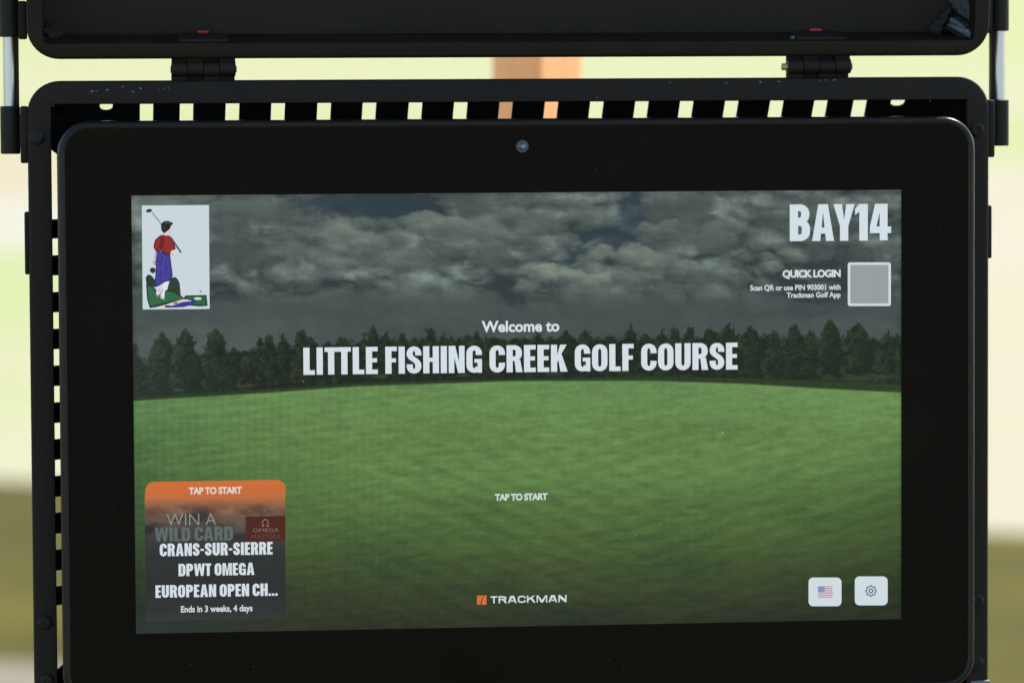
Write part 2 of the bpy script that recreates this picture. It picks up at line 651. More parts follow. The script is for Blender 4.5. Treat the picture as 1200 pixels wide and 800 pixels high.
LU0, LU1, LW = 6.9, 392.0, 4.0
lc, lh = (LU0 + LU1) / 2, (LU1 - LU0) / 2
LRIM = 9.8
mb = MB()
lp = [(0.0, LW - 44, 20), (0.0, LW - 2.4, 20), (0.4, LW - 1.2, 19.6), (1.2, LW - 0.35, 18.8), (2.4, LW, 17.6), (LRIM - 0.5, LW, 3), (LRIM, LW - 0.5, 2.5), (LRIM, LW - 41, 2.5)]
mb.loft([rrect(0, lc, HX - 0.2 - d, lh - d, r, z) for d, z, r in lp] + [], closed=False)
mb.f.append(tuple(range(len(rrect(0, 0, 9, 9, 1, 0)))))       # back of the lid shell
lid = mb.build("lid", M['coat'], case, xf=lid_xf, ang=40)
mb = MB()
nx, ny = 60, 40
W2, H2 = HX - 0.2 - LRIM - 0.05, lh - LRIM - 0.05
vs_, fs_ = [], []
for j in range(ny + 1):
    for i in range(nx + 1):
        x = -W2 + 2 * W2 * i / nx
        y = lc - H2 + 2 * H2 * j / ny
        vs_.append((x, y, LW - 40 + 0.35 * math.sin(x * 0.021 + 1) * math.sin(y * 0.03)))
for j in range(ny):
    for i in range(nx):
        a = j * (nx + 1) + i
        fs_.append((a, a + 1, a + nx + 2, a + nx + 1))
mb.add(vs_, fs_)
mb.build("lid_lining", M['inner'], lid, xf=lid_xf)
# bead of the folded edge where the lining meets the wall
mb = MB()
mb.box(-W2 + 16, W2 - 26, LU0 + LRIM + 0.02, LU0 + LRIM + 1.3, LW - 39.8, LW - 38.2, 0.4)
mb.build("edge_bead", M['inner'], lid, xf=lid_xf)
# hinge backing plates and red tags inside the lid
for (pxa, pxb, ra, rb) in ((208, 266, 231, 244), (928, 984, 947, 961)):
    xa, xb = at(pxa, 47, -55)[0], at(pxb, 45, -55)[0]
    mb = MB()
    mb.box(xa, xb, LU0 + LRIM - 0.2, LU0 + LRIM + 1.6, LW - 34, LW - 6, 0.5)
    mb.build("hinge_plate", M['inner'], lid, xf=lid_xf)
    xa, xb = at(ra, 42, -70)[0], at(rb, 40, -70)[0]
    mb = MB()
    mb.box(xa, xb, LU0 + LRIM + 1.5, LU0 + LRIM + 2.9, LW - 36.5, LW - 34.6, 0.3)
    mb.build("red_tag", M['red'], lid, label="tiny red tag", xf=lid_xf)
# shiny screw head by the right hinge plate
mb = MB()
x = at(928, 48, -45)[0]
mb.cyl((x, LU0 + LRIM + 0.3, LW - 12), (0.1, 1, 0.4), [(0, 1.7), (0.8, 1.6), (1.3, 0.9)], 16)
mb.build("screw", M['steel'], lid, xf=lid_xf)


# crumpled glossy sheet folded into the lid's corner (bright facets at one side, a faint one at the other)
def corner_fold(rows, mat, seed):
    """rows: rails of (px, py, z) points; the sheet is lofted smoothly between them and slightly crumpled"""
    mb = MB()
    n, k = 18, len(rows)
    pr = np.array([[[r_[0] for r_ in rail], [r_[1] for r_ in rail], [r_[2] for r_ in rail]] for rail in rows])
    pts = []
    nv = 14
    for j in range((k - 1) * nv + 1):
        v = j / nv
        a = min(int(v), k - 2)
        f_ = v - a
        rail = pr[a] * (1 - f_) + pr[a + 1] * f_
        m_ = rail.shape[1]
        for i in range(n + 1):
            u = i / n * (m_ - 1)
            b_ = min(int(u), m_ - 2)
            q = rail[:, b_] * (1 - (u - b_)) + rail[:, b_ + 1] * (u - b_)
            z = q[2] + 0.9 * math.sin(u * 5.1 + v * 3 + seed) * math.sin(v * 4.3 + u)
            wob = 0.8 * math.sin(v * 7 + u * 4 + seed)
            x_, y_ = at(q[0] + wob, q[1] + 0.6 * wob, z)
            pts.append((x_, y_, z))
    nj = (k - 1) * nv
    fs = [(j * (n + 1) + i, j * (n + 1) + i + 1, (j + 1) * (n + 1) + i + 1, (j + 1) * (n + 1) + i) for j in range(nj) for i in range(n)]
    N = len(pts)
    mb.add(pts + [(a, b_, c - 0.6) for a, b_, c in pts], fs + [tuple(reversed([q + N for q in f])) for f in fs])
    return mb.build("corner_fold", mat, lid, ang=70)


corner_fold([[(1112, -14, -62), (1142, -16, -40)], [(1113, 6, -62), (1141, 6, -40)], [(1121, 14, -55), (1141, 26, -40)], [(1125, 18, -60), (1141, 31, -44)]], M['weld'], 1)
corner_fold([[(1123, 19, -58), (1141, 33, -42)], [(1116, 20, -52), (1140.5, 39, -38)], [(1110, 29, -50), (1139, 46, -38)], [(1108, 33, -58), (1130, 47.5, -46)]], M['weld'], 2)
corner_fold([[(1106, 8, -66), (1112, -4, -64)], [(1104, 16, -60), (1114, 12, -58)], [(1098, 24, -62), (1109, 24, -58)], [(1088, 33, -64), (1101, 38, -58)], [(1090, 42, -64), (1112, 47, -56)]], M['inner'], 3)
corner_fold([[(49, 30, -62), (58, 22, -64)], [(52, 36, -58), (64, 30, -60)], [(60, 46, -58), (74, 39, -62)], [(66, 52, -60), (80, 50, -64)]], M['inner'], 4)

# ---- hinges between lid and frame
def hinge(px0, px1, brass=False):
    xa, xb = at(px0, 84, HZX)[0], at(px1, 84, HZX)[0]
    n = 4
    mb = MB()
    r = 4.4
    wk = (xb - xa) / n
    for k_ in range(n):
        p, q = xa + k_ * wk + 0.12, xa + (k_ + 1) * wk - 0.12
        rk = r + (0.25 if k_ % 2 else 0.0)
        mb.cyl((p, HYX + (0.3 if k_ % 2 else -0.2), HZX + 2.0), (1, 0, 0), [(0, rk - 0.35), (0.3, rk), (q - p - 0.3, rk), (q - p, rk - 0.35)], 28)
        if k_ % 2:
            mb.box(p, q, HYX - 0.5, HYX + 8.0, HZX - 2.6, HZX + 1.2, 0.3)
        else:
            mb.box(p, q, HYX - 8.0, HYX + 0.5, HZX - 2.6, HZX + 1.2, 0.3)
    # leaves behind the knuckles close the gap
    mb.box(xa + 0.4, xb - 0.4, HYX - 9.5, HYX + 9.5, HZX - 6.0, HZX - 2.7, 0.3)
    h = mb.build("hinge", M['coat'], case)
    mb = MB()
    mb.cyl((xa - (3.6 if brass else 0.4), HYX, HZX + 2.0), (1, 0, 0), [(0, 1.9), (0.2, 2.2), (xb - xa + (4.2 if brass else 0.8), 2.2), (xb - xa + (4.6 if brass else 1.0), 1.8)], 20)
    mb.build("hinge_pin", M['brass'] if brass else M['bolt'], h)


hinge(200.5, 276)
hinge(922, 996, True)


# ---- gas struts at both sides
def strut(sx, py_rod_top, py_rod_bot, py_end, px):
    z = -50.0
    x = sx * 311.3
    yt, yb, ye = at(px, py_rod_top, z)[1], at(px, py_rod_bot, z)[1], at(px, py_end, z)[1]
    mb = MB()
    mb.cyl((x, ye, z), (0, 1, 0), [(0, 5.4), (0.5, 6.1), (yb - ye - 0.5, 6.1), (yb - ye, 5.5)], 36)
    st = mb.build("gas_strut", M['sleeve'], case)
    mb = MB()
    mb.cyl((x, yb - 2, z), (0, 1, 0), [(0, 3.9), (yt - yb + 8, 3.9)], 40)
    mb.build("rod", M['chrome'], st)
    mb = MB()
    mb.cyl((x, yt, z), (0, 1, 0), [(0, 5.5), (0.5, 6.1), (150, 6.1), (150.5, 5.5)], 36)
    mb.build("sleeve", M['sleeve'], st)
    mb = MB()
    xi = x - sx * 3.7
    mb.box(min(xi, xi - sx * 2.0), max(xi, xi - sx * 2.0), ye + 2, yt + 120, z - 4.5, z + 3.0, 0.5)  # black bar added to stand for the rod's dark edge reflection
    mb.build("rod_dark_edge", M['coat'], st)
    mb = MB()
    xo = sx * (HX - 0.4)
    xq = x - sx * 5.6
    mb.box(min(xo, xq), max(xo, xq), yt - 1.5, yt + 22, z - 8, z + 7, 1.4)
    mb.build("bracket", M['coat'], st)
    mb = MB()
    mb.box(min(xo, xq), max(xo, xq), ye + 4, yb - 5, z - 6, z + 5, 0.8)
    mb.build("bracket", M['coat'], st)


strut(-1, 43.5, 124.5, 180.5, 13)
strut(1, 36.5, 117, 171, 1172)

# pole the case stands on (below the picture)
mb = MB()
mb.cyl((0, BOT - 1180, dz - 22), (0, 1, 0), [(0, 25), (1330, 25)], 32)
mb.build("stand_pole", M['coat'], case)

# ================================================================== the touchscreen
mon = empty("touchscreen_monitor", "black bezelled touchscreen showing a golf course welcome page, mounted inside the open case", "monitor", mat=DEV)
MX, MY0, MY1, MR = 284.0, -178.8, 179.3, 20.0
MCX = 1.2
mcy, mhy = (MY0 + MY1) / 2, (MY1 - MY0) / 2
mp_ = [(3, -46, 17), (0.6, -44, 19.4), (0, -42, 20), (0, -4.4, 20), (0.25, -2.8, 19.8), (0.9, -1.3, 19.1), (1.9, -0.35, 18.1), (3.0, 0.0, 17), (4.0, -0.1, 16), (4.35, -0.45, 15.7), (4.7, -0.55, 15.3)]
mb = MB()
mb.loft([rrect(MCX, mcy, MX - d, mhy - d, r, z, 16) for d, z, r in mp_], cap0=True)
housing = mb.build("housing", M['rim'], mon, ang=50)
mb = MB()
g = rrect(MCX, mcy, MX - 4.7, mhy - 4.7, 15.3, -0.55, 16)
mb.add(g, [tuple(range(len(g)))])
glass = mb.build("cover_glass", M['glass'], mon, smooth=False)

# webcam
x, y = at(612.3, 171.6)
mb = MB()
mb.cyl((x, y, -0.55), (0, 0, 1), [(0, 3.9), (0.3, 3.8), (0.45, 3.3), (0.3, 2.7)], 36)
cm = mb.build("webcam", M['lensrim'], mon)
mb = MB()
mb.cyl((x, y, -0.4), (0, 0, 1), [(0, 2.7), (0.5, 2.3), (0.8, 1.4), (0.95, 0.4)], 32)
mb.build("lens", M['lens'], cm)
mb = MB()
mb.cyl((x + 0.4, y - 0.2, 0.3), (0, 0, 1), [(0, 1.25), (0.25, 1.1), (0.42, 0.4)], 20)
mb.build("lens_glint", M['glint'], cm)

# dust on the glass and housing
mb = MB()
for q in range(150):
    px, py = random.uniform(75, 1135), random.uniform(146, 798)
    if 150 < px < 1062 and 218 < py < 748:
        if random.random() < 0.8:
            continue
    x, y = at(px, py)
    r = random.choice((0.12, 0.15, 0.2, 0.26, 0.34)) * random.uniform(0.6, 1.1)
    n = 6
    mb.add([(x + r * random.uniform(0.6, 1.3) * math.cos(i * math.pi / 3), y + r * random.uniform(0.5, 1.1) * math.sin(i * math.pi / 3), 0.3) for i in range(n)], [tuple(range(n))])
du = mb.build("dust", M['dust'], mon, smooth=False)
du["kind"] = "stuff"

# ------------------------------------------------------------------ the picture on the display
SW, SH = 476.0, 267.75


def vnoise(x, y, seed):
    r = np.random.default_rng(seed)
    tab = r.random((256, 256))
    xi, yi = np.floor(x).astype(int), np.floor(y).astype(int)
    fx, fy = x - xi, y - yi
    fx, fy = fx * fx * (3 - 2 * fx), fy * fy * (3 - 2 * fy)
    g_ = lambda a, b_: tab[a % 256, b_ % 256]
    return (g_(xi, yi) * (1 - fx) + g_(xi + 1, yi) * fx) * (1 - fy) + (g_(xi, yi + 1) * (1 - fx) + g_(xi + 1, yi + 1) * fx) * fy


def fbm(x, y, seed, o=5, gain=0.5):
    s, a, n = 0, 1.0, 0
    for k_ in range(o):
        s = s + a * vnoise(x * 2 ** k_ + 17.3 * k_, y * 2 ** k_ + 9.1 * k_, seed + k_)
        n += a
        a *= gain
    return s / n


def sstep(a, b_, x):
    t_ = np.clip((x - a) / (b_ - a), 0, 1)
    return t_ * t_ * (3 - 2 * t_)


def mix(a, b_, t_):
    return a * (1 - t_[..., None]) + np.asarray(b_, float) * t_[..., None]


def to_px(x, y):
    """device mm on the display plane -> photo pixels (the picture was measured there)"""
    q = np.stack([x, y, np.zeros_like(x)], -1) @ RM.T + T
    return 600 + F * q[..., 0] / -q[..., 2], 400 - F * q[..., 1] / -q[..., 2]


def landscape(x, y):
    X, Y = to_px(x, y)
    # ---- sky: warped billows, lit from the upper right by their own relief
    def heap(X_, Y_):
        ax_ = 44 * (fbm(X_ / 95, Y_ / 60, 3, 4) - 0.5)
        ay_ = 30 * (fbm(X_ / 80, Y_ / 48, 8, 4) - 0.5)
        big = fbm((X_ + ax_) / 120, (Y_ + ay_) / 50, 21, 3, 0.5)
        pf = np.abs(2 * fbm((X_ + ax_) / 60, (Y_ + ay_) / 32, 61, 2, 0.45) - 1)
        pf2 = np.abs(2 * fbm((X_ - 0.5 * ax_) / 24, (Y_ + ay_) / 14, 87, 4, 0.55) - 1)
        return 0.26 + 0.52 * big + 0.26 * pf + 0.13 * pf2
    hgt = heap(X, Y)
    rel = hgt - heap(X + 2.6, Y - 3.2)
    rel2 = hgt - heap(X + 8.0, Y - 10.0)
    n2 = fbm(X / 18, Y / 9, 44, 5, 0.6)
    big = fbm(X / 150 + 3, Y / 60, 203, 3)
    lum = 0.43 + 2.3 * (hgt - 0.60) + 1.0 * rel + 1.0 * rel2 + 0.55 * (big - 0.5) + 0.20 * (n2 - 0.5)

    # heaps of rounded puffs, drawn from the top down so each shows its lit crown
    pr_ = np.random.default_rng(5)
    X1 = X + 15 * (fbm(X / 24, Y / 17, 401, 4, 0.6) - 0.5)
    Y1 = Y + 13 * (fbm(X / 22, Y / 15, 421, 4, 0.6) - 0.5)
    puffs = []
    for (cx, cy_, sx_, sy_, n_, r0, r1, br) in (
            (240, 238, 75, 10, 16, 9, 20, 0.60), (300, 258, 30, 12, 8, 10, 18, 0.40), (205, 262, 40, 16, 10, 10, 20, 0.55),
            (275, 292, 40, 14, 10, 10, 18, 0.30), (350, 268, 26, 10, 8, 9, 16, 0.58), (400, 282, 44, 13, 16, 8, 19, 0.80), (440, 300, 50, 14, 14, 8, 18, 0.62),
            (500, 262, 36, 10, 12, 7, 17, 0.76), (545, 272, 40, 13, 14, 9, 19, 0.74), (590, 262, 28, 14, 10, 8, 18, 0.66), (560, 300, 46, 12, 12, 8, 17, 0.50),
            (500, 312, 60, 9, 12, 6, 12, 0.56), (560, 236, 50, 9, 12, 9, 18, 0.44), (640, 244, 34, 10, 10, 7, 15, 0.58), (650, 268, 30, 10, 9, 7, 14, 0.60), (612, 290, 30, 10, 8, 8, 14, 0.50),
            (790, 244, 44, 12, 12, 9, 19, 0.44), (810, 276, 44, 12, 14, 8, 17, 0.54), (857, 266, 16, 6, 7, 5, 10, 0.86), (785, 262, 12, 4, 4, 3, 6, 0.8),
            (735, 298, 30, 7, 14, 5, 13, 0.92), (775, 308, 30, 8, 12, 6, 14, 0.82), (642, 324, 16, 8, 12, 5, 12, 0.98), (612, 332, 16, 6, 8, 5, 10, 0.72), (690, 324, 18, 7, 12, 5, 12, 0.98),
            (740, 324, 34, 8, 14, 6, 13, 0.72), (810, 326, 36, 8, 12, 6, 12, 0.58), (868, 330, 26, 5, 8, 5, 9, 0.62), (905, 310, 10, 8, 8, 5, 10, 0.74), (930, 296, 16, 6, 8, 5, 11, 0.76), (965, 284, 18, 6, 8, 5, 10, 0.60),
            (930, 250, 40, 10, 10, 8, 16, 0.42), (1000, 262, 34, 10, 10, 7, 14, 0.44), (1045, 244, 10, 5, 4, 4, 8, 0.66), (1000, 300, 40, 12, 8, 9, 16, 0.36)):
        for _ in range(n_):
            puffs.append((cx + sx_ * np.clip(pr_.normal(), -1.9, 1.9) * 0.75, cy_ + sy_ * np.clip(pr_.normal(), -1.7, 1.7) * 0.75, pr_.uniform(r0, r1), br * pr_.uniform(0.82, 1.14)))
    puffs.sort(key=lambda p: p[1] - 0.4 * p[2])
    cov = np.zeros_like(X)
    warm = np.zeros_like(X)
    for (cx, cy_, r_, br) in puffs:
        ky, kx = np.where((np.abs(X[0] - cx) < r_ * 2.2 + 12))[0], np.where((np.abs(Y[:, 0] - cy_) < r_ * 1.2 + 24))[0]
        if len(ky) == 0 or len(kx) == 0:
            continue
        sl = np.s_[kx[0]:kx[-1] + 1, ky[0]:ky[-1] + 1]
        dx_, dy_ = (X1[sl] - cx) / (r_ * 1.8), (Y1[sl] - cy_) / r_
        dd = np.sqrt(dx_ * dx_ + dy_ * dy_)
        al = sstep(1.0, 0.45, dd) * np.where(dy_ > 0, np.clip(1 - 0.75 * dy_, 0, 1), 1) * 0.62
        sh = np.clip(0.50 - 0.50 * dy_ + 0.16 * dx_, 0, 1.1)
        val = br * (0.34 + 0.86 * sh)
        lum[sl] = lum[sl] * (1 - al) + val * al
        cov[sl] = cov[sl] * (1 - al) + al
        warm[sl] = warm[sl] * (1 - al) + al * np.clip(br - 0.55, 0, 1) * sh * 1.3
    streak = fbm(X / 70 + Y / 90, Y / 9, 511, 4, 0.6)
    lum = 0.44 + (lum - 0.44) * 1.22 + 0.24 * (n2 - 0.5) + 0.26 * (streak - 0.5) + 0.8 * rel
    low = sstep(326, 362, Y + 24 * (hgt - 0.6))
    lum = lum * (1 - 0.90 * low) + (0.33 + 0.10 * (n2 - 0.5)) * 0.86 * low
    lum = lum + 0.12 * sstep(420, 180, X) * sstep(330, 230, Y)
    lum = lum + 0.15 * np.exp(-((X - 225) / 130) ** 2 - ((Y - 412) / 28) ** 2)
    c = np.empty(X.shape + (3,))
    c[:] = (50, 60, 60)
    lum = np.clip(lum, 0.02, 1.25)
    c = c + lum[..., None] * np.array([64, 66, 61.0])
    c = c + np.clip(warm, 0, 1)[..., None] * np.array([15, 5, -9.0])
    blue = np.zeros_like(X)
    for (bx, by, sx_, sy_, a_) in ((405, 236, 70, 14, 1.0), (455, 247, 46, 10, 0.95), (745, 246, 22, 26, 1.0), (712, 284, 44, 20, 1.0), (690, 302, 34, 14, 0.7), (840, 232, 44, 8, 0.4), (880, 246, 40, 14, 0.3)):
        blue = np.maximum(blue, a_ * np.exp(-((X - bx) / sx_) ** 2 - ((Y - by) / sy_) ** 2))
    blue = sstep(0.12, 0.70, blue - 1.4 * (hgt - 0.60) - 0.5 * (n2 - 0.5) - 0.75 * cov)
    c = mix(c, (48, 61, 72), blue * 0.8)
    # ---- trees
    hx = [150, 330, 420, 600, 760, 870, 960, 1060]
    hyy = [470, 459, 452.5, 446.5, 446, 449.5, 455, 460]
    hor = np.interp(X, hx, hyy)
    base = np.interp(X, [150, 330, 420, 600, 760, 870, 960, 1060], [466, 455, 449, 444, 441, 443, 446, 450])
    tn = fbm(X / 7, Y / 7, 77, 4, 0.6)
    tf = fbm(X / 3.0, Y / 2.6, 99, 3, 0.6)
    trees = [(158, 400, 12), (191, 386, 17), (217, 385, 17), (253, 383, 17), (274, 406, 20), (294, 412, 17), (316, 389, 10), (334, 395, 11), (354, 382, 10), (364, 387, 12), (382, 403, 10), (400, 393, 11), (420, 404, 10), (438, 380, 11), (451, 384, 11), (472, 390, 11), (485, 391, 10), (504, 375, 11), (520, 398, 8), (529, 389, 9), (549, 386, 10), (559, 384, 10), (575, 392, 9), (592, 396, 9), (608, 391, 10), (625, 396, 10), (645, 395, 9), (663, 384, 12), (686, 380, 9), (700, 395, 9), (715, 389, 10), (739, 376, 9), (757, 388, 11), (776, 384, 12), (790, 384, 9), (807, 377, 10), (832, 378, 11), (853, 374, 14), (880, 380, 16), (907, 386, 13), (932, 374, 15), (949, 384, 11), (974, 374, 14), (1004, 376, 15), (1041, 386, 18), (1062, 392, 14)]
    tr_ = np.random.default_rng(23)
    trees = [(tr_.uniform(280, 1056), tr_.uniform(386, 404), tr_.uniform(6, 11)) for _ in range(46)] + trees
    mask = np.zeros_like(X)
    shade = np.zeros_like(X)
    for i, (tx, ty, tw) in enumerate(trees):
        tw = tw * (0.86 + 0.3 * ((i * 53) % 7) / 7)
        tt = np.clip((Y - ty) / (base - ty), -0.2, 1.0)
        prof_ = np.where(tt < 0, -0.6, 0.12 + 0.95 * np.clip(tt * (1.2 + 0.25 * (i % 5)), 0, 1) ** (0.5 + 0.12 * (i % 4)))
        prof_ = np.where(tt > 0.85, prof_ * (1 - 0.5 * (tt - 0.85) / 0.15), prof_)
        hw = tw * prof_ + 13.0 * (tn - 0.5) + 7.0 * (tf - 0.5) - 3.5 * sstep(0.2, -0.02, tt)
        d = hw - np.abs(X - tx)
        mk = sstep(-1.0, 1.0, d) * sstep(-0.06, 0.03, tt + 0.10 * (tf - 0.5))
        sh = (np.clip(1 - tt, 0, 1) * 0.6 + 0.5 * np.clip(-(X - tx) / tw, -0.7, 1) + 0.35 * ((i * 37 % 11) / 11 - 0.5))
        shade = shade * (1 - mk) + sh * mk
        mask = np.maximum(mask, mk)
    hedge = sstep(-3, 3, Y - (np.interp(X, [150, 300, 420, 600, 900, 1060], [424, 412, 402, 398, 396, 398]) + 20 * (tn - 0.5))) * (Y < hor + 2)
    shade = np.where(hedge > mask, shade * 0.5, shade)
    mask = np.maximum(mask, hedge)
    tc_ = np.empty_like(c)
    tc_[:] = (29, 36, 30)
    bl = np.clip(0.25 + 0.75 * shade, 0, 1.2) * sstep(0.35, 0.75, tn * 0.6 + tf * 0.5)
    tc_ = tc_ + bl[..., None] * np.array([21, 23, 13.0])
    tc_ = tc_ + (0.12 + 0.1 * sstep(780, 1000, X))[..., None] * np.array([26, 34, 24.0])
    tc_ = tc_ + sstep(300, 160, X)[..., None] * np.array([8, 10, 12.0])
    tc_ = tc_ * (0.86 + 0.28 * tf)[..., None]
    c = c * (1 - mask[..., None]) + tc_ * mask[..., None]
    # lit grass seen under and in front of the trees
    fr = sstep(-1.5, 1.5, Y - base - 3 * (tf - 0.5))
    dk = np.array([47, 62, 40.0])
    c = c * (1 - fr[..., None]) + (dk + (tf[..., None] - 0.5) * 24) * fr[..., None]
    peek = sstep(0.62, 0.8, fbm(X / 26, Y / 4, 131, 3)) * np.exp(-((Y - base + 6) / 5.0) ** 2)
    c = c * (1 - 0.5 * peek[..., None]) + np.array([78, 96, 58.0]) * 0.5 * peek[..., None]
    # ---- the green
    gr = sstep(-1.0, 1.0, Y - hor)
    stops_y = [440, 470, 520, 560, 600, 640, 675, 700, 725, 745]
    R_ = np.interp(Y, stops_y, [105, 102, 98, 92, 84, 72, 60, 53, 47, 43])
    G_ = np.interp(Y, stops_y, [140, 137, 131, 123, 111, 93, 75, 64, 54, 48])
    B_ = np.interp(Y, stops_y, [85, 80, 74, 69, 62, 53, 46, 43, 40, 38])
    gcol = np.stack([R_, G_, B_], -1)
    st = fbm(X / 26 + Y / 30, Y / 5.2, 151, 5, 0.66)
    st2 = fbm(X / 9 + Y / 22, Y / 3.2, 171, 4, 0.6)
    pat = fbm(X / 110, Y / 46, 191, 4)
    dg = (X * 0.42 - Y * 1.0) / 3.4 + 5 * pat
    dg2 = (X * 0.30 + Y * 1.0) / 3.0 + 5 * pat
    diag = np.sin(dg) * sstep(300, 480, X) * sstep(900, 640, X) + np.sin(dg2) * sstep(560, 720, X) * 0.8
    hatch = np.sin(X / 1.55) * 0.4 + np.sin((Y + X * 0.12 + 8 * pat) / 1.7) * 0.6
    tex = 1 + 0.20 * (st - 0.5) + 0.20 * (st2 - 0.5) + 0.15 * (pat - 0.5) + 0.034 * diag * sstep(470, 540, Y) + 0.04 * hatch * (0.35 + 0.65 * sstep(640, 300, X))
    tex = tex * (1 - 0.16 * (np.clip(np.abs(X - 606) / 450, 0, 1) ** 3) * sstep(470, 600, Y))
    gcol = gcol * tex[..., None]
    gcol = gcol + ((pat - 0.5) * sstep(560, 660, Y))[..., None] * np.array([10, 1, 0.0])
    lf = sstep(330, 160, X)
    gcol = gcol * (1 - 0.07 * lf)[..., None] + lf[..., None] * np.array([-4, 0, 4.0])
    c = c * (1 - gr[..., None]) + gcol * gr[..., None]
    # soft grey veil at the very bottom of the page and along the right edge
    vb = sstep(690, 742, Y) * sstep(420, 160, X)
    c = c * (1 - 0.55 * vb[..., None]) + np.array([60, 66, 64.0]) * 0.55 * vb[..., None]
    edge = np.minimum.reduce([X - 155.5, 1057 - X, Y - 226])
    c = c * (0.86 + 0.14 * sstep(0, 5, edge))[..., None]
    c = c * (1 + 0.05 * (rng.random(X.shape) - 0.5))[..., None]
    # green-grey veil on the top of the page
    return np.clip(c, 6, 255)


def paint_grid(name, x0, x1, y0, y1, z, step, fn, parent, keep=None):
    nx_, ny_ = int((x1 - x0) / step), int((y1 - y0) / step)
    gx, gy = np.meshgrid(np.linspace(x0, x1, nx_ + 1), np.linspace(y0, y1, ny_ + 1))
    co = np.stack([gx, gy, np.full_like(gx, z)], -1).reshape(-1, 3) / 1000
    idx = np.arange((nx_ + 1) * (ny_ + 1)).reshape(ny_ + 1, nx_ + 1)
    q = np.stack([idx[:-1, :-1], idx[:-1, 1:], idx[1:, 1:], idx[1:, :-1]], -1).reshape(-1, 4)
    me = bpy.data.meshes.new(name)
    me.vertices.add(len(co))
    me.vertices.foreach_set("co", co.astype(np.float32).ravel())
    me.loops.add(q.size)
    me.loops.foreach_set("vertex_index", q.astype(np.int32).ravel())
    me.polygons.add(len(q))
    me.polygons.foreach_set("loop_start", np.arange(0, q.size, 4, dtype=np.int32))
    me.update(calc_edges=True)
    c = np.ones((len(co), 4), np.float32)
    c[:, :3] = lin(fn(gx, gy)).reshape(-1, 3)
    a_ = me.color_attributes.new("Col", 'FLOAT_COLOR', 'POINT')
    a_.data.foreach_set("color", c.ravel())
    return link(name, me, M['px'], parent)


disp = paint_grid("display", -SW / 2, SW / 2, -SH / 2, SH / 2, -0.45, 0.55, landscape, mon)

WHITE = (211, 222, 229)
ZT = -0.36


